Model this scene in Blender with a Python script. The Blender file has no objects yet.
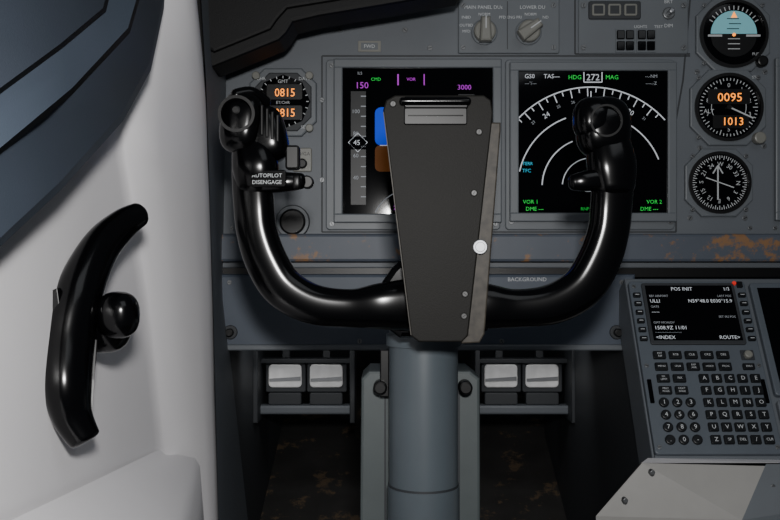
import bpy, bmesh, math, random
from mathutils import Matrix, Vector, Euler
random.seed(3)
# ---------------------------------------------------------------- frame
PITCH=18
EYE=Matrix.Translation((0,0,0.95))@Euler((math.radians(90-PITCH),0,0)).to_matrix().to_4x4()
F=900.0
def W(px,py,d): return Vector(((px-390)*d/F,(260-py)*d/F,-d))
def FR(d):
    s=d/F
    return Matrix(((s,0,0,-390*s),(0,-s,0,260*s),(0,0,s,-d),(0,0,0,1)))
# ---------------------------------------------------------------- materials
def lin(c):
    c=c/255.0
    return c/12.92 if c<=0.04045 else ((c+0.055)/1.055)**2.4
MATS={}
def mat(name,rgb,rough=0.5,metal=0.0,emit=0.0,var=0.06,scale=30,scuff=None,sth=0.62,bump=0.0,sscale=14,coat=0,spec=0.5):
    m=bpy.data.materials.new(name); m.use_nodes=True
    nt=m.node_tree; b=nt.nodes['Principled BSDF']
    col=tuple(lin(c) for c in rgb)+(1,)
    tc=nt.nodes.new('ShaderNodeTexCoord')
    n=nt.nodes.new('ShaderNodeTexNoise'); n.inputs['Scale'].default_value=scale; n.inputs['Detail'].default_value=5
    nt.links.new(tc.outputs['Object'],n.inputs['Vector'])
    mr=nt.nodes.new('ShaderNodeMapRange'); mr.inputs['To Min'].default_value=1-var*2; mr.inputs['To Max'].default_value=1+var*2
    nt.links.new(n.outputs['Fac'],mr.inputs['Value'])
    mx=nt.nodes.new('ShaderNodeMix'); mx.data_type='RGBA'; mx.blend_type='MULTIPLY'; mx.inputs[0].default_value=1
    mx.inputs[6].default_value=col
    nt.links.new(mr.outputs[0],mx.inputs[7])
    out=mx.outputs[2]
    if scuff:
        n2=nt.nodes.new('ShaderNodeTexNoise'); n2.inputs['Scale'].default_value=sscale; n2.inputs['Detail'].default_value=9; n2.inputs['Roughness'].default_value=0.72
        nt.links.new(tc.outputs['Object'],n2.inputs['Vector'])
        r2=nt.nodes.new('ShaderNodeMapRange'); r2.inputs['From Min'].default_value=sth; r2.inputs['From Max'].default_value=sth+0.05; r2.inputs['To Max'].default_value=.85
        nt.links.new(n2.outputs['Fac'],r2.inputs['Value'])
        m2=nt.nodes.new('ShaderNodeMix'); m2.data_type='RGBA'
        nt.links.new(r2.outputs[0],m2.inputs[0]); nt.links.new(out,m2.inputs[6])
        m2.inputs[7].default_value=tuple(lin(c) for c in scuff)+(1,)
        out=m2.outputs[2]
    nt.links.new(out,b.inputs['Base Color'])
    b.inputs['Roughness'].default_value=rough; b.inputs['Metallic'].default_value=metal
    b.inputs['Specular IOR Level'].default_value=spec
    if coat: b.inputs['Coat Weight'].default_value=coat; b.inputs['Coat Roughness'].default_value=0.08
    if emit:
        b.inputs['Emission Color'].default_value=col; b.inputs['Emission Strength'].default_value=emit
    if bump:
        n3=nt.nodes.new('ShaderNodeTexNoise'); n3.inputs['Scale'].default_value=900; 
        nt.links.new(tc.outputs['Object'],n3.inputs['Vector'])
        bp=nt.nodes.new('ShaderNodeBump'); bp.inputs['Strength'].default_value=bump; bp.inputs['Distance'].default_value=0.0005
        nt.links.new(n3.outputs['Fac'],bp.inputs['Height']); nt.links.new(bp.outputs[0],b.inputs['Normal'])
    MATS[name]=m; return m
PANEL=mat('panel_grey_paint',(91,96,102),0.5,scuff=(112,102,88),sth=0.66,bump=0.2,var=.09,scale=9)
PANEL2=mat('bezel_grey_paint',(94,99,104),0.45,var=.09,scale=11)
LEDGE=mat('ledge_slate_paint',(74,81,92),0.5,scuff=(138,100,60),sth=0.55,sscale=21)
LOWP=mat('lower_panel_slate_paint',(64,73,86),0.5,bump=0.2)
DARKG=mat('dark_grey_paint',(44,47,51),0.6)
FOOT=mat('footwell_dark_paint',(45,48,52),0.6,scuff=(80,74,66),sth=0.66)
FLOORM=mat('worn_floor_paint',(50,49,48),0.6,scuff=(100,84,66),sth=0.56,sscale=16,var=0.25,scale=14)
WHITE=mat('white_wall_plastic',(238,236,238),0.42,var=0.01,bump=0.15)
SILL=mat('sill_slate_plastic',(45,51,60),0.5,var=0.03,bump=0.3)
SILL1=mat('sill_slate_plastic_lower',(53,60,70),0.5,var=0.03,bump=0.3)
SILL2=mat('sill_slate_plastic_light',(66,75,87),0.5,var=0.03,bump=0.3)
BLK=mat('gloss_black_plastic',(4,4,5),0.17,var=0.02,spec=.35)
BLK2=mat('satin_black',(9,9,10),0.38,spec=.35)
BLKM=mat('matte_black_leather',(8,8,9),0.6,bump=0.4,spec=.3)
SCR=mat('screen_glass_black',(4,4,6),0.06,var=0,spec=.3)
CLIP=mat('worn_dark_metal',(25,24,22),0.55,metal=0.0,var=0.16,scale=9,bump=0.3,scuff=(37,35,32),sth=0.62,sscale=14,spec=.15)
CLIPE=mat('edge_worn_metal',(56,52,46),0.5,metal=0.0,var=0.5,scale=140,spec=.3)
STEEL=mat('bright_steel',(150,152,155),0.4,metal=0.9)
SCREW=mat('screw_metal',(105,107,109),0.4,metal=0.6)
SCREWD=mat('screw_metal_dark',(62,62,62),0.4,metal=0.6)
COL=mat('column_blue_grey_paint',(78,86,92),0.4,var=0.04)
COLB=mat('column_base_green_grey',(76,83,84),0.5,var=0.08)
CREAM=mat('pedestal_light_grey_metal',(142,141,138),0.5,metal=0.0,var=.05,spec=.3)
CDUG=mat('cdu_bezel_grey',(80,87,95),0.5,var=.08,scale=20)
KEY=mat('key_black',(17,19,22),0.4,spec=.3)
KNOB=mat('knob_grey',(118,118,112),0.4)
LBL=mat('label_white',(186,189,191),0.6,emit=0.03,var=0)
PEDW=mat('pedal_white_metal',(232,232,232),0.45,var=0.12,scale=60)
def em(n,c,s=1.0): return mat(n,c,0.5,emit=s,var=0,spec=.1)
E_W=em('lit_white',(190,194,200),0.5); E_M=em('lit_magenta',(180,55,200),0.5); E_G=em('lit_green',(40,200,75),0.55)
E_WD=em('lit_white_dim',(150,154,160),0.25)
E_C=em('lit_cyan',(60,170,200),0.5); E_B=em('lit_sky_blue',(15,60,200),0.5); E_BR=em('lit_brown',(95,55,22),0.3)
E_O=em('lit_orange',(255,145,50),1.6); E_R=em('lit_red',(220,50,40),0.4); SKYB=mat('attitude_sky',(120,185,195),0.5,emit=0.2,var=0)
# ---------------------------------------------------------------- builder
class B:
    def __init__(s,name,fr=None): s.name=name; s.v=[]; s.f=[]; s.m=[]; s.sm=[]; s.mats=[]; s.fr=fr or Matrix.Identity(4)
    def add(s,vs,fs,m,smooth=False,fr=None,recalc=True):
        fr=fr or s.fr
        bm=bmesh.new()
        bv=[bm.verts.new(fr@Vector(v)) for v in vs]
        for f in fs:
            try: bm.faces.new([bv[i] for i in f])
            except Exception: pass
        if recalc: bmesh.ops.recalc_face_normals(bm,faces=bm.faces)
        bm.verts.index_update()
        if m not in s.mats: s.mats.append(m)
        mi=s.mats.index(m); o=len(s.v)
        s.v+= [v.co.copy() for v in bm.verts]
        for f in bm.faces: s.f.append([o+v.index for v in f.verts]); s.m.append(mi); s.sm.append(smooth)
        bm.free()
    def done(s):
        vs=[EYE@v for v in s.v]
        c=sum(vs,Vector())/len(vs)
        me=bpy.data.meshes.new(s.name); me.from_pydata([v-c for v in vs],[],s.f)
        for m in s.mats: me.materials.append(m)
        me.polygons.foreach_set('material_index',s.m); me.polygons.foreach_set('use_smooth',s.sm)
        me.update()
        ob=bpy.data.objects.new(s.name,me); ob.location=c; bpy.context.scene.collection.objects.link(ob)
        return ob
    # -- primitives in frame units
    def prism(s,pts,z0,z1,m,bev=0,fr=None,smooth=False):
        n=len(pts); rings=[(pts,z0)]
        if bev:
            rings+= [(pts,z1-bev*(1 if z1>z0 else -1)),(offs(pts,bev*0.3),z1-bev*0.3*(1 if z1>z0 else -1)),(offs(pts,bev),z1)]
        else: rings.append((pts,z1))
        vs=[(p[0],p[1],z) for r,z in rings for p in r]; fs=[]
        for k in range(len(rings)-1):
            for i in range(n): fs.append([k*n+i,k*n+(i+1)%n,(k+1)*n+(i+1)%n,(k+1)*n+i])
        fs.append(list(range(n))[::-1]); fs.append([(len(rings)-1)*n+i for i in range(n)])
        s.add(vs,fs,m,smooth,fr)
    def box(s,x0,y0,x1,y1,z0,z1,m,bev=0,r=0,fr=None):
        s.prism(rrect(x0,y0,x1,y1,r),z0,z1,m,bev,fr)
    def disc(s,cx,cy,r,z0,z1,m,bev=0,n=40,fr=None,r2=None):
        s.prism([(cx+r*math.cos(2*math.pi*i/n),cy+(r2 or r)*math.sin(2*math.pi*i/n)) for i in range(n)],z0,z1,m,bev,fr)
    def ring(s,cx,cy,ri,ro,z0,z1,m,n=48,fr=None,a0=0,a1=2*math.pi):
        vs=[];fs=[]; full=abs(a1-a0-2*math.pi)<1e-6; k=n if full else n+1
        for i in range(k):
            a=a0+(a1-a0)*i/n; c,q=math.cos(a),math.sin(a)
            vs+= [(cx+ri*c,cy+ri*q,z0),(cx+ri*c,cy+ri*q,z1),(cx+ro*c,cy+ro*q,z1),(cx+ro*c,cy+ro*q,z0)]
        for i in range(n):
            j=(i+1)%k
            for t in range(4): fs.append([4*i+t,4*i+(t+1)%4,4*j+(t+1)%4,4*j+t])
        s.add(vs,fs,m,False,fr)
    def line(s,x0,y0,x1,y1,w,z0,z1,m,fr=None):
        d=Vector((x1-x0,y1-y0)); L=d.length; d/=L; p=Vector((-d.y,d.x))*w/2
        a=Vector((x0,y0)); b=Vector((x1,y1))
        s.prism([tuple(a+p),tuple(b+p),tuple(b-p),tuple(a-p)],z0,z1,m,0,fr)
    def txt(s,t,x,y,size,z,m,fr=None,al='CENTER',rot=0,sx=1.0):
        vs,fs=textmesh(t,al)
        c,q=math.cos(rot),math.sin(rot)
        out=[]
        for v in vs:
            a=v[0]*size*sx; b=-(v[1]-0.35)*size
            out.append((x+a*c-b*q,y+a*q+b*c,z))
        s.add(out,fs,m,False,fr,recalc=False)
    def screw(s,x,y,r=2.6,z=0,fr=None,m=None):
        s.disc(x,y,r,z,z+0.8,m or SCREW,0.3,16,fr)
        a=random.random()*3
        s.line(x-r*.7*math.cos(a),y-r*.7*math.sin(a),x+r*.7*math.cos(a),y+r*.7*math.sin(a),r*.25,z+0.8,z+0.9,KEY,fr)
    def sweep(s,pts,m,n=20,steps=6,zref=Vector((0,0,1)),fr=None,cap=True,power=2.0,capk=0.7):
        P=[Vector(p[:3]) for p in pts]; R=[(p[3],p[4]) for p in pts]
        C=[];
        def cr(a,b,c,d,t): return 0.5*((2*b)+(-a+c)*t+(2*a-5*b+4*c-d)*t*t+(-a+3*b-3*c+d)*t**3)
        for i in range(len(P)-1):
            i0=max(i-1,0); i3=min(i+2,len(P)-1)
            for k in range(steps):
                t=k/steps
                C.append((cr(P[i0],P[i],P[i+1],P[i3],t),cr(R[i0][0],R[i][0],R[i+1][0],R[i3][0],t),cr(R[i0][1],R[i][1],R[i+1][1],R[i3][1],t)))
        C.append((P[-1],R[-1][0],R[-1][1]))
        if cap:
            t0=(C[0][0]-C[1][0]).normalized(); t1=(C[-1][0]-C[-2][0]).normalized()
            pre=[];post=[]
            for a in (80,60,35,15):
                a=math.radians(a); pre.append((C[0][0]+t0*C[0][1]*0.7*math.sin(a),C[0][1]*math.cos(a),C[0][2]*math.cos(a)))
                post.append((C[-1][0]+t1*C[-1][1]*capk*math.sin(a),C[-1][1]*math.cos(a)**(1 if capk>.5 else .5),C[-1][2]*math.cos(a)**(1 if capk>.5 else .5)))
            C=pre+C+post[::-1]
        vs=[];fs=[]
        for i,(p,ra,rb) in enumerate(C):
            t=(C[min(i+1,len(C)-1)][0]-C[max(i-1,0)][0]).normalized()
            nn=t.cross(zref).normalized(); bb=nn.cross(t).normalized()
            for k in range(n):
                a=2*math.pi*k/n; c,q=math.cos(a),math.sin(a)
                c=math.copysign(abs(c)**(2/power),c); q=math.copysign(abs(q)**(2/power),q)
                vs.append(tuple(p+nn*ra*c+bb*rb*q))
        for i in range(len(C)-1):
            for k in range(n): fs.append([i*n+k,i*n+(k+1)%n,(i+1)*n+(k+1)%n,(i+1)*n+k])
        fs.append(list(range(n))); fs.append([(len(C)-1)*n+k for k in range(n)])
        s.add(vs,fs,m,True,fr)
    def ell(s,c,r,m,p=2.0,fr=None,rot=None,nu=28,nv=18):
        vs=[];fs=[]; rot=rot or Matrix.Identity(3)
        f=lambda a: math.copysign(abs(a)**(2/p),a)
        for j in range(nv+1):
            th=math.pi*j/nv
            for i in range(nu):
                ph=2*math.pi*i/nu
                v=Vector((r[0]*f(math.sin(th))*f(math.cos(ph)),r[1]*f(math.sin(th))*f(math.sin(ph)),r[2]*f(math.cos(th))))
                vs.append(tuple(rot@v+Vector(c)))
        for j in range(nv):
            for i in range(nu): fs.append([j*nu+i,j*nu+(i+1)%nu,(j+1)*nu+(i+1)%nu,(j+1)*nu+i])
        s.add(vs,fs,m,True,fr)
def offs(pts,d):
    n=len(pts); A=sum(pts[i][0]*pts[(i+1)%n][1]-pts[(i+1)%n][0]*pts[i][1] for i in range(n)); sg=1 if A>0 else -1
    out=[]
    for i in range(n):
        a=Vector(pts[i-1][:2]);b=Vector(pts[i][:2]);c=Vector(pts[(i+1)%n][:2])
        u=(b-a).normalized(); w=(c-b).normalized()
        n1=Vector((-u.y,u.x))*sg; n2=Vector((-w.y,w.x))*sg
        k=(n1+n2); l=max(1+n1.dot(n2),0.3)
        out.append(tuple(b+k*d/l))
    return out
def rrect(x0,y0,x1,y1,r=0,seg=4):
    if r<=0: return [(x0,y0),(x1,y0),(x1,y1),(x0,y1)]
    out=[]
    for cx,cy,a in ((x1-r,y0+r,-90),(x1-r,y1-r,0),(x0+r,y1-r,90),(x0+r,y0+r,180)):
        for k in range(seg+1):
            t=math.radians(a+90*k/seg); out.append((cx+r*math.cos(t),cy+r*math.sin(t)))
    return out
def octo(x0,y0,x1,y1,c): return [(x0+c,y0),(x1-c,y0),(x1,y0+c),(x1,y1-c),(x1-c,y1),(x0+c,y1),(x0,y1-c),(x0,y0+c)]
TC={}
def textmesh(t,al):
    if (t,al) in TC: return TC[(t,al)]
    cu=bpy.data.curves.new('t','FONT'); cu.body=t; cu.align_x=al; cu.size=1; cu.resolution_u=2
    ob=bpy.data.objects.new('t',cu); bpy.context.scene.collection.objects.link(ob)
    bpy.context.view_layer.update()
    me=bpy.data.meshes.new_from_object(ob.evaluated_get(bpy.context.evaluated_depsgraph_get()))
    r=([tuple(v.co) for v in me.vertices],[list(p.vertices) for p in me.polygons])
    bpy.data.objects.remove(ob); bpy.data.curves.remove(cu); bpy.data.meshes.remove(me)
    TC[(t,al)]=r; return r

PF=FR(1.19)     # main panel frame (units: panel grid ~1.32 mm)
# ---------------------------------------------------------------- main instrument panel
p=B('instrument_panel',PF)
p.box(219,-70,960,268,-14,0,PANEL,1.2)
for a in [(322,56,322,232),(322,56,500,56),(500,56,690,56),(575,0,575,54),(575,54,690,54),(690,0,683,80),(683,80,676,120),(676,120,676,232),(322,232,676,232)]:
    p.line(*a,1.6,0,0.5,DARKG)
p.box(326,60,500,230,0,2.5,PANEL2,1,4)
p.box(505,60,674,230,0,2.5,PANEL2,1,4)
p.box(458,-30,559,54,0,3,PANEL2,1,2)
p.box(578,-30,688,54,0,1.5,PANEL2,1,2)
for x,y in [(332,66),(495,66),(332,224),(495,224),(511,66),(670,66),(511,222),(670,222),(340,30),(405,30),(430,48),(238,60),(238,92),(238,150),(238,200),(322,100),(322,180),
            (463,48),(553,48),(463,6),(553,6),(583,48),(683,48),(583,6),(683,6),(697,72),(765,72),(700,148),(764,146),(745,218),(690,218),(350,240),(450,240)]:
    p.screw(x,y,2.6,2.4 if y>56 and 326<x<680 else (3 if y<56 and x>455 else 0))
p.box(358,41,381,52,0,1.2,KNOB,0.3,1); p.box(361,43,378,50,1.2,1.5,PANEL2); p.txt('FWD',369.5,46.5,5,1.7,LBL)
p.box(588,2,640,20,1.5,4,DARKG,1,2)
for i in range(3): p.box(591+16*i,5,604+16*i,17,4,5,KNOB,0.5,2); p.box(593+16*i,7,602+16*i,15,5,5.4,DARKG)
p.disc(668,14,6,1.5,4,SCREW,1); p.disc(668,14,2.6,4,14,STEEL,1); p.txt('BRT',668,2,5,1.8,LBL); p.txt('DIM',668,26,5,1.8,LBL)
for x in (625,646):
    p.box(x-10,30,x+9,53,1.5,2.4,PANEL2,0.4)
    for r_ in range(2):
        for c_ in range(2): p.box(x-9+9*c_,31+11*r_,x-1+9*c_,40+11*r_,2.4,4.5,SCR,0.8,1)
p.txt('LIGHTS',640,27,4,1.8,LBL)
p.txt('TEST',658,27,4,1.8,LBL)
p.box(219,234,960,262,0,12,LEDGE,3)
p.box(219,262,960,277,-6,-2,BLK2)
for x in (232,330,470,560,660,750,775): p.screw(x,228,2.2,0)
p.prism([(222,274),(632,274),(628,347),(219,347)],-4,14,LOWP,3)
p.prism([(222,343),(628,343),(627,349),(219,349)],-4,17,PANEL2,1.5)
p.txt('BACKGROUND',525,279,5.5,14.3,LBL); p.txt('AFDS',577,279,5.5,14.3,LBL)
p.txt('FLOOD',577,284,4.5,14.3,LBL)
for x,y in [(232,282),(232,335),(618,282),(616,335),(360,340),(500,340),(300,282)]: p.screw(x,y,2.4,14)
for x in (233,613): p.disc(x,331,7,14,17,DARKG,1); p.disc(x,331,4,17,24,BLK2,1)
p.disc(293,222,17,0,3,DARKG,1); p.disc(293,222,13,3,7,BLK2,2); p.ring(293,222,13,16,3,5,PANEL2)
p.box(293,148,312,172,0,2.5,KNOB,1,2); p.txt('TO/GA',302.5,154,5,2.7,BLK2); p.disc(302.5,164,5,2.5,7,BLK2,1.5)
p.done()

# ---------------------------------------------------------------- displays
def display(name,x0,y0,x1,y1):
    d=B(name,PF); b=9
    d.box(x0-b,y0-b,x1+b,y0,2.5,7,PANEL2,1.2,1.5); d.box(x0-b,y1,x1+b,y1+b,2.5,7,PANEL2,1.2,1.5)
    d.box(x0-b,y0-1,x0,y1+1,2.5,7,PANEL2,1.2); d.box(x1,y0-1,x1+b,y1+1,2.5,7,PANEL2,1.2)
    d.box(x0-1,y0-1,x1+1,y1+1,2,4,SCR)
    return d
Z=4.2
d=display('primary_flight_display',343,69,492,214)
def T(t,x,y,s,m,al='CENTER'): d.txt(t,x,y,s,Z+0.15,m,al=al)
T('150',362,86,9,E_M); d.box(351,92,366,205,Z-.1,Z,KEY)
for i in range(11): d.line(361,97+i*10,366,97+i*10,1,Z,Z+.1,E_WD)
for i,t in enumerate(('100','80','60','40')): T(t,356,112+i*22,5.5,E_WD)
d.box(350,137,366,150,Z,Z+.1,SCR); d.ring(358,143,9,9.8,Z,Z+.1,E_W,4); T('45',357,143,7,E_W)
d.box(375,108,448,146,Z-.1,Z+.05,E_B,0,6); d.box(375,146,448,172,Z-.1,Z+.05,E_BR,0,5)
d.line(380,146,444,146,.8,Z,Z+.1,E_W)
for i in range(-3,4):
    if i: d.line(412-(8 if i%2 else 14),146+i*7,412+(8 if i%2 else 14),146+i*7,.7,Z,Z+.1,E_W)
d.line(398,75,398,86,1.4,Z,Z+.1,E_M); d.line(424,75,424,86,1,Z,Z+.1,E_M)
T('CMD',376,80,4.5,E_G); T('VOR',411,80,4.5,E_M)
T('3000',464,88,7,E_M); d.box(458,95,474,205,Z-.1,Z,KEY)
for i in range(11): d.line(458,98+i*10,462,98+i*10,1,Z,Z+.1,E_WD)
for i,t in enumerate(('400','200','000')): T(t,467,112+i*30,6,E_WD)
d.line(482,110,482,190,1,Z,Z+.1,E_WD); T('1013',466,208,7,E_G)
d.ring(412,230,40,41,Z,Z+.1,E_WD,30,a0=math.radians(205),a1=math.radians(335)); T('272H',400,208,6,E_M)
T('ILS',360,74,4,E_WD)
d.done()
d=display('navigation_display',518,72,666,213)
cx,cy=590,187
d.ring(cx,cy,98.5,99.7,Z,Z+.1,E_W,60,a0=math.radians(221),a1=math.radians(318)); 
d.ring(cx,cy,72,73.2,Z,Z+.1,E_W,40,a0=math.radians(192),a1=math.radians(250)); d.ring(cx,cy,72,73.2,Z,Z+.1,E_W,40,a0=math.radians(290),a1=math.radians(338))
d.ring(cx,cy,48,49.2,Z,Z+.1,E_W,40,a0=math.radians(182),a1=math.radians(248)); d.ring(cx,cy,28,29,Z,Z+.1,E_W,40,a0=math.radians(185),a1=math.radians(262))
for k in range(-9,10):
    a=math.radians(268+k*5); L=8 if k%2==0 else 4
    d.line(cx+98*math.cos(a),cy+98*math.sin(a),cx+(98-L)*math.cos(a),cy+(98-L)*math.sin(a),1,Z,Z+.1,E_W)
for k,t in zip((-6,0,6),('24','27','30')):
    a=math.radians(268+k*5); d.txt(t,cx+84*math.cos(a),cy+84*math.sin(a),7,Z+.15,E_W,rot=math.radians(k*5-2))
for k,t in zip((-8,-4,-2,2,4,8),('23','25','26','28','29','31')):
    a=math.radians(268+k*5); d.txt(t,cx+86*math.cos(a),cy+86*math.sin(a),4,Z+.15,E_WD,rot=math.radians(k*5-2))
T('GS0',529,77,6,E_W); T('TAS---',551,77,6,E_W); T('---°/---',530,84,4.5,E_WD)
T('HDG',574,78,6,E_G); T('272',592,78,9,E_W); T('MAG',611,78,6,E_G)
d.line(583,83,601,83,1,Z,Z+.1,E_W); d.line(583,73,583,83,1,Z,Z+.1,E_W); d.line(601,73,601,83,1,Z,Z+.1,E_W)
T('--.-NM',650,77,4.5,E_WD); T('----.-Z',650,84,4.5,E_WD)
d.line(590,92,590,150,1,Z,Z+.1,E_W)
d.prism([(590,178),(584,192),(596,192)],Z,Z+.1,E_W); d.prism([(590,181.5),(586,190.5),(594,190.5)],Z+.1,Z+.15,SCR)
T('20',576,122,5,E_W); T('TFC',526,171,5,E_C)
T('TERR',527,164,4.5,E_C)
T('VOR 1',530,202,5.5,E_G); T('DME ---',534,209,5.5,E_G); T('VOR 2',653,202,5.5,E_G); T('DME ---',648,209,5.5,E_G); T('RNP',584,209,4.5,E_G)
for i in range(5): d.line(604,196+i*3,612,196+i*3,1,Z,Z+.1,E_M)
d.done()
d=display('engine_display',782,68,930,212)
T('N1',790,90,6,E_G); T('EGT',790,205,6,E_G)
for i in range(3): d.ring(815+45*i,110,15,16,Z,Z+.1,E_W,30,a0=0,a1=4)
d.done()

# ---------------------------------------------------------------- clock
c=B('clock',PF)
c.prism(octo(250,69,317,137,15),0,5,PANEL2,1.5)
c.prism(octo(256,74,312,132,14),5,7,DARKG,1)
c.disc(284,103,27,7,8.5,SCR,0.5,8)
c.box(268,86,303,101,8.5,8.8,BLK2,0,2); c.box(268,107,303,121,8.5,8.8,BLK2,0,2)
c.txt('0815',286,94,11.5,9,E_O,sx=.9); c.txt('0815',286,114,11.5,9,E_O,sx=.9)
c.txt('GMT',284,83,5,9,LBL); c.txt('ET/CHR',284,104,4,9,LBL); c.txt('CHR',262,80,4.5,7.2,LBL); c.txt('DATE',305,80,4.5,7.2,LBL); c.txt('SET',305,128,4.5,7.2,LBL); c.txt('HLD',262,128,4.5,7.2,LBL)
for i in range(24):
    a=2*math.pi*i/24; c.line(284+25.5*math.cos(a),103+25.5*math.sin(a),284+23*math.cos(a),103+23*math.sin(a),.8,8.5,8.7,LBL)
for x,y in ((257,77),(310,77),(257,129),(310,129)): c.disc(x,y,4,5,9,KNOB,1)
c.done()

# ---------------------------------------------------------------- round instruments
def gauge(name,cx,cy,r,hw):
    g=B(name,PF)
    g.prism(octo(cx-hw,cy-hw,cx+hw,cy+hw,hw*.5),0,4,PANEL2,1.5)
    g.ring(cx,cy,r,r+3,4,7,BLK2); g.disc(cx,cy,r,3.5,4.6,SCR,0,48)
    for sx in (-1,1):
        for sy in (-1,1): g.screw(cx+sx*hw*.78,cy+sy*hw*.78,2.2,4)
    return g
g=gauge('standby_attitude_indicator',732,35,31,37)
n=24
g.prism([(732+23*math.cos(math.pi+math.pi*i/n),35+23*math.sin(math.pi+math.pi*i/n)) for i in range(n+1)],4.6,5,SKYB)
g.prism([(732+23*math.cos(math.pi*i/n),35+23*math.sin(math.pi*i/n)) for i in range(n+1)],4.6,5,BLK2)
for i in range(1,4): g.line(732-5-2*(i%2),35-5*i,739-2*(i%2),35-5*i,.8,5,5.2,BLK2); g.line(726,35+5*i,738,35+5*i,.8,5,5.2,LBL)
g.line(706,37,720,37,2,5.3,6,LBL); g.line(744,37,758,37,2,5.3,6,LBL); g.disc(732,36,1.6,5,6,E_O)
for k in range(-6,7):
    a=math.radians(270+k*10); g.line(732+24*math.cos(a),35+24*math.sin(a),732+28*math.cos(a),35+28*math.sin(a),.9,4.7,5,LBL)
g.prism([(732,13),(729,19),(735,19)],5.2,5.6,E_O); g.disc(759,63,5.5,4,11,BLK2,1.5); g.txt('PUSH',755,55,4,5,LBL)
g.done()
g=gauge('standby_altimeter',727,108,31,38)
g.ring(727,108,17,17.6,4.6,4.9,LBL)
for i in range(50):
    a=2*math.pi*i/50; L=5 if i%5==0 else 2.5; g.line(727+29*math.cos(a),108+29*math.sin(a),727+(29-L)*math.cos(a),108+(29-L)*math.sin(a),.8,4.6,4.9,LBL)
for i in range(10):
    a=2*math.pi*i/10-math.pi/2; g.txt(str(i),727+22*math.cos(a),108+22*math.sin(a),6,4.95,LBL)
g.box(706,90,748,105,4.9,5.2,BLK2,0,1); g.box(711,116,747,129,4.9,5.2,BLK2,0,1)
g.txt('0095',728,98,12,5.4,E_O,sx=1.05); g.txt('1013',731,122,11,5.4,E_O); g.txt('ALT',707,112,6,5.4,LBL)
g.line(727,108,751,119,1.4,5.6,6,LBL); g.disc(727,108,2.5,5.4,6.4,BLK2)
g.disc(756,139,6,4,12,KNOB,1.5); g.txt('STD',754,78,4,4.2,LBL)
g.done()
g=gauge('radio_magnetic_indicator',718,183,28,34)
for i in range(72):
    a=2*math.pi*i/72; L=4 if i%2==0 else 2.2; g.line(718+27*math.cos(a),183+27*math.sin(a),718+(27-L)*math.cos(a),183+(27-L)*math.sin(a),.7,4.6,4.9,LBL)
for i,t in enumerate(('N','3','6','E','12','15','S','21','24','W','30','33')):
    a=2*math.pi*i/12-math.pi/2+1.6; g.txt(t,718+18.5*math.cos(a),183+18.5*math.sin(a),6,4.95,LBL,rot=a+math.pi/2)
g.line(716,168,716,200,1.4,5,5.4,LBL); g.line(711,174,716,166,1.2,5,5.4,LBL); g.line(721,174,716,166,1.2,5,5.4,LBL); g.line(704,178,732,188,1,5,5.4,LBL)
g.done()

# ---------------------------------------------------------------- selector panel knobs
s=B('display_selector_panel',PF)
s.txt('MAIN PANEL DUs',483,8,4.9,3.2,LBL); s.txt('LOWER DU',532,8,4.9,3.2,LBL)
s.line(507,2,507,50,.8,3,3.2,DARKG)
for t,x,y in (('INBD',466,18),('NORM',484,15),('PFD',502,18),('MFD',466,32),('OUTBD',466,26),('ENG PRI',514,18),('NORM',530,15),('ND',545,18)): s.txt(t,x,y,4,3.2,LBL)
for x in (484,528):
    s.disc(x,33,13,3,5,PANEL2,1); s.disc(x,33,11,5,12,KNOB,2)
    r_=0.0 if x<500 else .95
    pts=[(x+a*math.cos(r_)-b*math.sin(r_),33+a*math.sin(r_)+b*math.cos(r_)) for a,b in ((-4.5,-12),(4.5,-12),(6,12),(-6,12))]
    s.prism(pts,12,20,KNOB,2); s.line(pts[0][0]*.5+pts[1][0]*.5,pts[0][1]*.5+pts[1][1]*.5,x,33,1,20,20.2,LBL)
s.done()

# ---------------------------------------------------------------- glareshield
g=B('glareshield',FR(1.05))
def gk(P,k=.957): return [(390-(390-a)/k,260-(260-b_)/k) for a,b_ in P]
g.prism(gk([(190,-90),(198,20),(205,66),(211,74),(220,75),(284,49),(291,42),(297,32),(322,26),(400,13),(456,3),(466,-10),(480,-90)]),-50,0,BLKM,4)
g.prism(gk([(213,-90),(214,58),(222,62),(276,40),(283,30),(292,20),(390,4),(430,-90)]),0,5,BLKM,3)
g.done()
# ---------------------------------------------------------------- side wall
def grid(b,rows,m,smooth=True,back=None):
    vs=[tuple(W(*q)) for r in rows for q in r]; n=len(rows[0]); fs=[]
    for j in range(len(rows)-1):
        for i in range(n-1): fs.append([j*n+i,j*n+i+1,(j+1)*n+i+1,(j+1)*n+i])
    b.add(vs,fs,m,smooth)
w=B('wall_left')
def dx(px,x): return x*900/(390-px)
def row(y,f,r):
    c=[(-260,y*1.3-70,.34),(-60,y,dx(-60,.238)),(40,y,dx(40,.236)),(f-40,y,dx(f-40,.234)),(f-9,y,dx(f-9,.233)),(f-3,y,dx(f-3,.2315)),(f+2,y,dx(f+2,.229)),(f+9,y,dx(f+9,.2245))]
    for t,x in ((.4,.214),(.75,.204),(.93,.2005),(1,.2)): px=f+9+(r-f-9)*t; c.append((px,y,dx(px,x)))
    c.append((r+1,y,dx(r,.2)+.05))
    return c
grid(w,[row(-90,146,190),row(0,138,196),row(60,130,202),row(100,124,205),row(125,121,206),row(160,124,207),row(200,131,209),row(300,147,212),row(400,158,214),row(455,164,216),row(540,172,219),row(640,180,222),row(1500,230,232)],WHITE)
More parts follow.
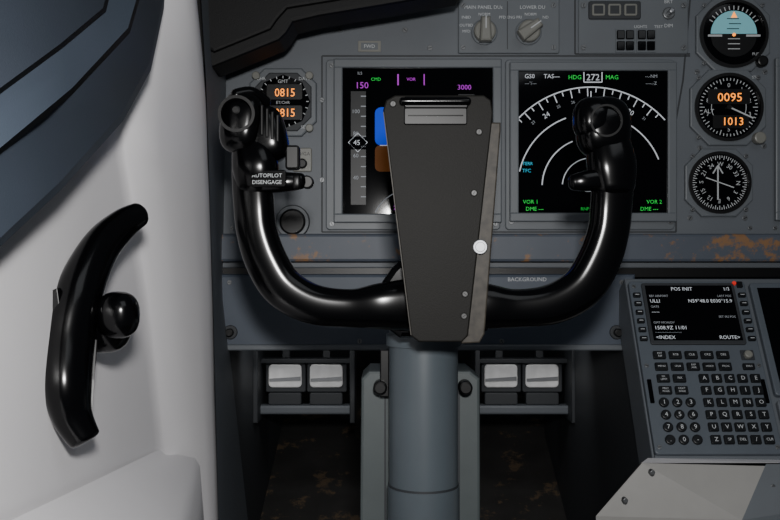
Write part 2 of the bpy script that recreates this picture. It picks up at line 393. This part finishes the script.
# lower shelf with rounded outer edge
sh=[[(166,446,.935),(168,453,.93),(186,456,.945),(195,458,.96),(200,466,.955),(204,520,.95),(206,900,.95)],
    [(96,480,.71),(102,487,.705),(160,505,.765),(180,512,.80),(189,524,.80),(196,600,.80),(198,900,.80)],
    [(16,518,.56),(20,526,.553),(140,560,.64),(172,572,.67),(184,588,.67),(188,700,.67),(190,900,.67)],
    [(-90,566,.432),(-86,576,.428),(60,616,.50),(120,640,.54),(130,660,.54),(132,800,.53),(134,1000,.53)]]
grid(w,sh,WHITE)
w.done()
w=B('trim_1')
grid(w,[[(196,-90,.99),(203,-90,1.03),(226,-90,1.21)],[(206,80,.99),(210,80,1.03),(228,80,1.21)],[(213,300,1.01),(217,300,1.03),(224,300,1.21)],[(219,540,1.02),(226,540,1.05),(250,540,1.21)],[(222,1100,1.02),(232,1100,1.05),(262,1100,1.21)]],PANEL)
w.done()
# ---------------------------------------------------------------- window sill
w=B('window_sill')
L0=[(-160,210,.37),(0,88,.445),(60,44,.51),(103,8,.585),(112,-30,.63),(116,-120,.67)]
L0b=[(q[0]+3,q[1]+4,q[2]+.014) for q in L0]
L1=[(-160,270,.37),(0,148,.455),(72,88,.54),(128,28,.63),(142,-20,.69),(148,-120,.75)]
L1b=[(q[0]+2,q[1]+5,q[2]+.018) for q in L1]
L2=[(-160,350,.375),(0,238,.47),(60,182,.54),(122,113,.655),(150,62,.73),(163,0,.81),(170,-120,.90)]
L1b6=list(L1b)
L1b=L1b[:2]+[(38,122,.527)]+L1b[2:]
L3=[(q[0]+1,q[1]+8,q[2]+.012) for q in L2]
L4=[(q[0]-30,q[1]+14,q[2]+.05) for q in L2]
LU=[(-260,60,.39),(-60,-10,.44),(20,-30,.49),(60,-60,.55),(70,-100,.59),(76,-200,.63)]
def strip(a,b_,m,sm=True): grid(w,[a,b_],m,sm)
def midrow(a,b_): return [tuple((x+y_)/2 for x,y_ in zip(q,r_)) for q,r_ in zip(a,b_)]
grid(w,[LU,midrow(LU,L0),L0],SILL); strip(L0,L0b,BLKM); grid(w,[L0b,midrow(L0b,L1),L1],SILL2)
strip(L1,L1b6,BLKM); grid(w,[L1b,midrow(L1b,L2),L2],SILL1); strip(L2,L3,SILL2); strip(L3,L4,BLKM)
w.done()

# ---------------------------------------------------------------- steering tiller
t=B('steering_tiller')
def WP(px,py,d,ra,rb): 
    v=W(px,py,d); return (v.x,v.y,v.z,ra,rb)
zr=Vector((1,0,.35)).normalized()
t.sweep([WP(138,215,.70,.0100,.009),WP(121,226,.69,.0125,.011),WP(99,250,.67,.0155,.013),WP(79,293,.65,.0180,.016),WP(69,340,.64,.0190,.017),WP(67,385,.63,.0180,.016),WP(72,415,.63,.0150,.013),WP(84,438,.63,.0115,.011)],BLK,n=28,steps=8,zref=zr,capk=.3)
pts=[(112,252,.68),(100,285,.665),(98,340,.65),(94,380,.645),(92,415,.64),(95,436,.635),(78,430,.635),(66,370,.64),(70,310,.655),(92,262,.675)]
vs=[tuple(W(*q)) for q in pts]+[tuple(W(q[0],q[1],q[2]+.012)) for q in pts]; n=len(pts)
t.add(vs,[list(range(n)),list(range(n,2*n))]+[[i,(i+1)%n,n+(i+1)%n,n+i] for i in range(n)],BLK2)
t.sweep([WP(70,322,.655,.013,.009),WP(95,322,.66,.014,.010),WP(114,320,.665,.012,.010)],BLK,zref=Vector((0,0,1)))
t.ell(tuple(W(106,326,.67)),(.018,.020,.018),BLK,2.4)
t.ell(tuple(W(118,315,.655)),(.0150,.0172,.015),BLK,2.5)
t.sweep([WP(95,330,.69,.014,.014),WP(70,335,.74,.014,.014)],BLK2,zref=Vector((0,1,0)))
t.prism([(40,295),(58,288),(62,318),(46,320)],-8,2,BLK2,1,fr=FR(.63))
t.done()

# ---------------------------------------------------------------- control yoke
YF=FR(.83)
y=B('control_yoke',YF)
def mir(P,cx=432.5): return [(2*cx-q[0],)+tuple(q[1:]) for q in P]
arm=[(251,150,-6,19,18),(252,175,-2,20,18),(254,205,0,20,18),(257,232,0,20,18),(267,262,0,21,18),(284,288,0,21,18),(313,304,0,20,18),(350,308,0,19,18),(380,306,0,23,20),(408,305,-4,27,22),(434,305,-8,28,24)]
y.sweep(arm,BLK,n=36,steps=7,power=2.9)
y.sweep(mir(arm),BLK,n=36,steps=7,power=2.9)
y.prism([(378,288),(392,268),(398,262),(470,262),(478,268),(488,286),(488,330),(470,338),(400,338),(384,326)],-30,4,BLK,6)
y.disc(432,305,30,-110,-20,BLK2,4)
R=Matrix.Rotation(math.radians(8),3,'Z')
y.ell((243,124,4),(21,31,22),BLK,3.0,rot=R)
y.ell((263,136,-2),(24,29,20),BLK,3.2,rot=Matrix.Rotation(math.radians(-14),3,'Z'))
y.sweep([(238,98,16,6,6),(252,95,6,7,10),(264,102,-4,7,10)],BLK)
y.ring(241,118,15,18,18,28,BLK2); y.disc(241,118,13,18,22,BLK2,2); y.disc(240,114,5,22,27,BLK2,2)
for i in range(4): y.box(263+i*5,108+i*3,266+i*5,138+i*2,14,20-i,BLK2,1)
y.sweep([(252,150,0,20,19),(256,166,4,23,20),(257,184,2,21,19)],BLK,n=28,power=2.6)
y.sweep([(262,183,8,11,12),(285,183,10,10,11),(302,182,10,8,8)],BLK,power=3)
y.disc(308,183,6.5,4,14,BLK2,1.5); y.ell((298,183,14),(5,8,6),BLK2,3)
y.box(254,172,289,189,19,22.5,BLK,1,3); 
y.txt('AUTOPILOT',270,177.5,5.4,22.8,LBL); y.txt('DISENGAGE',270,184,5.4,22.8,LBL)
y.box(286,146,300,170,-4,8,BLK2,2,3)
y.ell((603,128,0),(27,31,22),BLK,2.7); y.ell((592,120,4),(20,22,19),BLK,2.5)
y.sweep([(608,145,0,22,19),(611,166,2,24,20),(613,186,2,21,19)],BLK,n=28,power=2.6)
y.sweep([(600,180,6,11,11),(582,182,8,10,10),(572,183,8,8,8)],BLK,power=3)
y.ring(601,124,14,16,17,23,BLK2)
y.done()

# ---------------------------------------------------------------- chart clip board on the yoke
CF=FR(.785)
k=B('chart_clipboard',CF)
k.prism([(490,122),(501,122),(501,130),(485,334),(480,343),(462,344),(462,300)],-16,-2,CLIPE,1.5)
k.prism([(383,110),(386,100),(395,95),(484,95),(491,100),(493,112),(492,124),(468,336),(462,342),(419,342),(411,336)],-6,0,CLIP,1.5)
k.line(492.5,124,469,335,1.6,-1,.3,CLIPE); k.line(383.5,112,411,335,1.0,-1,.3,CLIPE)
k.box(404,108,467,125,0,2.5,BLK2,1,2)
k.sweep([(402,102,4,4,4),(468,102,4,4,4)],BLK,n=14)
k.box(404,97,468,109,0,4,BLK2,1.5,2); k.line(408,116,463,116,1.2,2.5,3.2,BLK)
for x,yy in ((479,132),(474,193),(465,294),(464,316),(393,104)): k.disc(x,yy,3.6,0,.8,CLIP,.3,18); k.screw(x,yy,2.8,.6,m=SCREWD)
k.disc(480,247,7.5,0,3,STEEL,1); k.disc(480,247,5,3,3.6,STEEL,.5)
k.done()

# ---------------------------------------------------------------- control column
q=B('control_column',FR(.90))
def cyl(b,x0,x1,y0,y1,m,zc=0,bulge=0):
    r=(x1-x0)/2; c=(x0+x1)/2; n=40; vs=[]; fs=[]
    for yy in (y0,y1):
        for i in range(n):
            a=2*math.pi*i/n; vs.append((c+r*math.cos(a),yy,zc+r*math.sin(a)))
    for i in range(n): fs.append([i,(i+1)%n,n+(i+1)%n,n+i])
    b.add(vs,fs,m,True); b.add(vs,[list(range(n)),list(range(n,2*n))],m,False)
cyl(q,389,458,300,1060,COL); cyl(q,386,461,334,345,COL); cyl(q,388.3,458.7,483,485,DARKG); cyl(q,387.5,459.5,485,560,COL)
q.box(380,352,389,400,-30,-20,BLK2,1); q.disc(467,390,7,-30,-12,BLK2,2); q.disc(380,390,7,-30,-12,BLK2,2)
q.prism([(360,384),(368,376),(474,376),(484,384),(486,1060),(354,1060)],-110,-40,COLB,3)
q.line(385,392,385,1000,2,-40,-39,DARKG); q.line(462,392,462,1000,2,-40,-39,DARKG)
q.done()

# ---------------------------------------------------------------- rudder pedals
for xa in (257,472):
    r=B('rudder_pedals',FR(1.6))
    r.box(xa,330,xa+5,418,-10,30,DARKG,1); r.box(xa+94,330,xa+99,418,-10,30,DARKG,1)
    r.box(xa+3,358,xa+97,363,-6,6,DARKG,1)
    for i in range(2):
        x=xa+12+i*41
        r.box(x-3,360,x+37,392,-5,2,DARKG,1,2)
        r.box(x,364,x+33,387,2,4,PEDW,1,4)
        r.prism([(x+1,378),(x+32,376),(x+32,380),(x+1,381)],4,5,STEEL)
        r.box(x,392,x+33,404,-2,6,DARKG,1,2)
        r.box(x+12,300,x+20,362,-16,-8,DARKG,1)
    r.box(xa+2,404,xa+97,413,-2,10,PANEL,2)
    r.done()

# ---------------------------------------------------------------- footwell shell
inv=EYE.inverted()
def Wd(x,y,z): return tuple(inv@Vector((x,y,z)))
def quad(name,pts,m,th=None):
    b=B(name); b.add([Wd(*a) for a in pts],[[0,1,2,3]],m); 
    ob=b.done(); return ob
f=B('floor')
f.add([Wd(-1.2,-.8,0),Wd(1.4,-.8,0),Wd(1.4,2.2,0),Wd(-1.2,2.2,0)],[[0,1,2,3]],FLOORM); f.done()
quad('wall_front',[(-.6,1.95,0),(1.4,1.95,0),(1.4,1.95,1.3),(-.6,1.95,1.3)],FOOT)
quad('wall_footwell_left',[(-.235,1.0,0),(-.235,1.95,0),(-.235,1.95,.8),(-.235,1.1,.62)],FOOT)

# ---------------------------------------------------------------- centre pedestal + CDU
O=Vector((.300,-.0315,-1.134)); Vd=Vector((0,-.857,.516)).normalized(); Nn=Vector((0,.516,.857)).normalized()
def cfr(h=0):
    m=Matrix.Identity(4); s=.001
    for i in range(3): m[i][0]=(1,0,0)[i]*s; m[i][1]=Vd[i]*s; m[i][2]=Nn[i]*s; m[i][3]=O[i]+Nn[i]*h
    return m
KF=cfr()
b=B('center_pedestal',KF)
b.box(-2,-12,420,226,-60,-4,PANEL,2)
C1=lambda px,py,d:tuple(W(px,py,d))
b.add([(-.0+O.x,-.02,-1.20),(O.x,-.222,-1.02),(O.x,-.30,-1.03),(O.x,-.95,-1.10),(O.x+.03,-.95,-1.95),(O.x+.03,.0,-1.9)],[[0,1,2,3,4,5]],FOOT,fr=Matrix.Identity(4))
I4=Matrix.Identity(4)
b.add([C1(650,459,1.022),C1(642,463,1.0),C1(596,516,1.0),C1(598,900,1.0),C1(742,520,.965),C1(766,466,.985),C1(740,900,.965)],[[1,5,4,2],[2,4,6,3]],CREAM,fr=I4)
b.add([C1(650,459,1.03),C1(642,462,1.0),C1(596,516,1.0),C1(598,900,1.0),C1(604,900,1.2),C1(604,520,1.25)],[[0,1,2,5],[2,3,4,5]],CREAM,fr=I4)
b.add([C1(648,458,1.022),C1(790,460,1.022),C1(790,463,1.0),C1(641,463,1.0)],[[0,1,2,3]],WHITE,fr=I4)
b.add([C1(766,464,.985),C1(742,520,.965),C1(742,900,.965),C1(1100,900,.965),C1(1100,464,.985)],[[0,1,2,3,4]],PANEL2,fr=I4)
for x,yy in ((772,486),(772,508),(652,472),(625,500)): b.disc(x,yy,2.5,-4,3,SCREW,.5,14,fr=FR(.98))
b.done()
u=B('control_display_unit',KF)
u.box(0,-4,146,221,-4,3,CDUG,1.5,4)
u.box(15,0,131,85,3,5.5,DARKG,1,3); u.box(19,4,127,80,5.5,5.9,SCR)
def CT(t,x,yy,s,al='LEFT',m=E_W): u.txt(t,x,yy,s,6.2,m,al=al)
CT('POS INIT',64,9,6.8,'CENTER'); CT('1/3',124,9,6.5,'RIGHT')
CT('REF AIRPORT',22,19,4,m=E_WD); CT('LAST POS',124,19,4,'RIGHT',m=E_WD)
CT('ULLI',22,26,6.6); CT('N59°48.0 E030°15.9',124,26,6.6,'RIGHT')
CT('GATE',22,34,4,m=E_WD); CT('-----',22,41,6)
CT('GMT-MON/DY',22,56,4,m=E_WD); CT('1508.9Z 11/01',22,63,6.8); 
CT('-------------------------',22,69,4,m=E_WD); CT('<INDEX',22,76,6.6); CT('ROUTE>',124,76,6.6,'RIGHT')
CT('SET IRS POS',124,48,4,'RIGHT',m=E_WD)
for i in range(6):
    yy=17+i*12
    for x in (7.5,138.5):
        u.box(x-4.5,yy-3,x+4.5,yy+3,3,6.5,KEY,.8,1); u.line(x-2.5,yy,x+2.5,yy,.8,6.5,6.7,LBL)
u.disc(132,0,2.5,3,6,E_R,.5); u.box(135,-2,142,6,3,6,KEY,.6,1)
def key(x,yy,w_,h_,t='',s=5):
    u.box(x-w_/2,yy-h_/2,x+w_/2,yy+h_/2,3,6.5,KEY,1,1.2)
    if t:
        ls=t.split('/') if len(t)>3 else [t]
        for i,l in enumerate(ls): u.txt(l,x,yy+(i-(len(ls)-1)/2)*3.6,s if len(t)<4 else 3.3,6.7,LBL)
V0=99; dv=15.1
for i,t in enumerate(('INIT/REF','RTE','CLB','CRZ','DES')): key(23+i*19,V0,15,10,t,4)
u.box(121,V0-7,137,V0+6,3,4,DARKG,.4,1); u.disc(129,V0,5,4,9,KNOB,1.5)
for i,t in enumerate(('MENU','LEGS','DEP/ARR','HOLD','PROG')): key(23+i*19,V0+dv,15,10,t,4)
key(127,V0+dv,14,8,'EXEC')
for i,t in enumerate(('N1/LIMIT','FIX')): key(23+i*19,V0+2*dv,15,10,t,4)
for i,t in enumerate(('PREV/PAGE','NEXT/PAGE')): key(23+i*19,V0+3*dv,15,10,t,4)
let=['ABCDE','FGHIJ','KLMNO','PQRST','UVWXY']
for r_ in range(5):
    for c_ in range(5): key(71+c_*15.2,V0+(2+r_)*dv,11.5,10.5,let[r_][c_],7)
for c_,t in enumerate(('Z','SP','DEL','/','CLR')): key(71+c_*15.2,V0+7*dv,11.5,10.5,t,7 if len(t)<2 else 4.5)
num=['123','456','789']
for r_ in range(4):
    for c_ in range(3):
        x=19+c_*15.5; yy=V0+(4+r_)*dv
        u.disc(x,yy,5.8,3,6.5,KEY,1,20)
        u.txt((num+['.0-'])[r_][c_],x,yy,7.5,6.7,LBL)
for x in (6,140):
    u.box(x-2.5,130,x+2.5,160,3,4.5,SCR,.5,1)
for x,yy in ((6,4),(6,112),(140,112),(6,213),(140,213)): u.screw(x,yy,2.6,3)
u.done()
u=B('lower_display_unit',KF)
u.box(152,-2,372,150,-4,3,CDUG,1.5,4); u.box(160,6,364,142,3,4,SCR,.5)
u.box(152,156,372,221,-4,3,PANEL,1.5,3)
for i in range(4): u.disc(168+i*30,185,8,3,14,KNOB,2)
u.screw(157,160,2.6,3); u.screw(157,215,2.6,3)
u.done()

# ---------------------------------------------------------------- lights
def light(name,typ,loc,tgt,power,size=.1,col=(1,1,1)):
    l=bpy.data.lights.new(name,typ); l.energy=power; l.color=col
    if typ=='AREA': l.size=size
    else: l.shadow_soft_size=size
    o=bpy.data.objects.new(name,l); bpy.context.scene.collection.objects.link(o)
    a=EYE@Vector(loc); t_=EYE@Vector(tgt); o.location=a
    o.rotation_euler=(t_-a).to_track_quat('-Z','Y').to_euler(); return o
light('flash_lamp','AREA',(.02,.11,.03),(0,-.03,-1.1),7.4,.05,(1,.985,.97))
light('window_daylight','AREA',(.5,.9,.2),(-.1,-.2,-1),1.8,.7,(.92,.96,1))
for x in (-.15,.215):
    light('pedal_fill_light','AREA',(x,-.10,-1.42),(x,-.2,-1.6),.13,.05)  # unseen fill lights, added close above the pedals to brighten their white plates
wd=bpy.data.worlds.new('w'); bpy.context.scene.world=wd; wd.use_nodes=True
wd.node_tree.nodes['Background'].inputs[0].default_value=(.75,.85,1,1); wd.node_tree.nodes['Background'].inputs[1].default_value=.045
cam=bpy.data.cameras.new('camera'); cam.lens=F/780*36; cam.sensor_width=36; cam.clip_start=.01
co=bpy.data.objects.new('camera',cam); co.matrix_world=EYE; bpy.context.scene.collection.objects.link(co); bpy.context.scene.camera=co
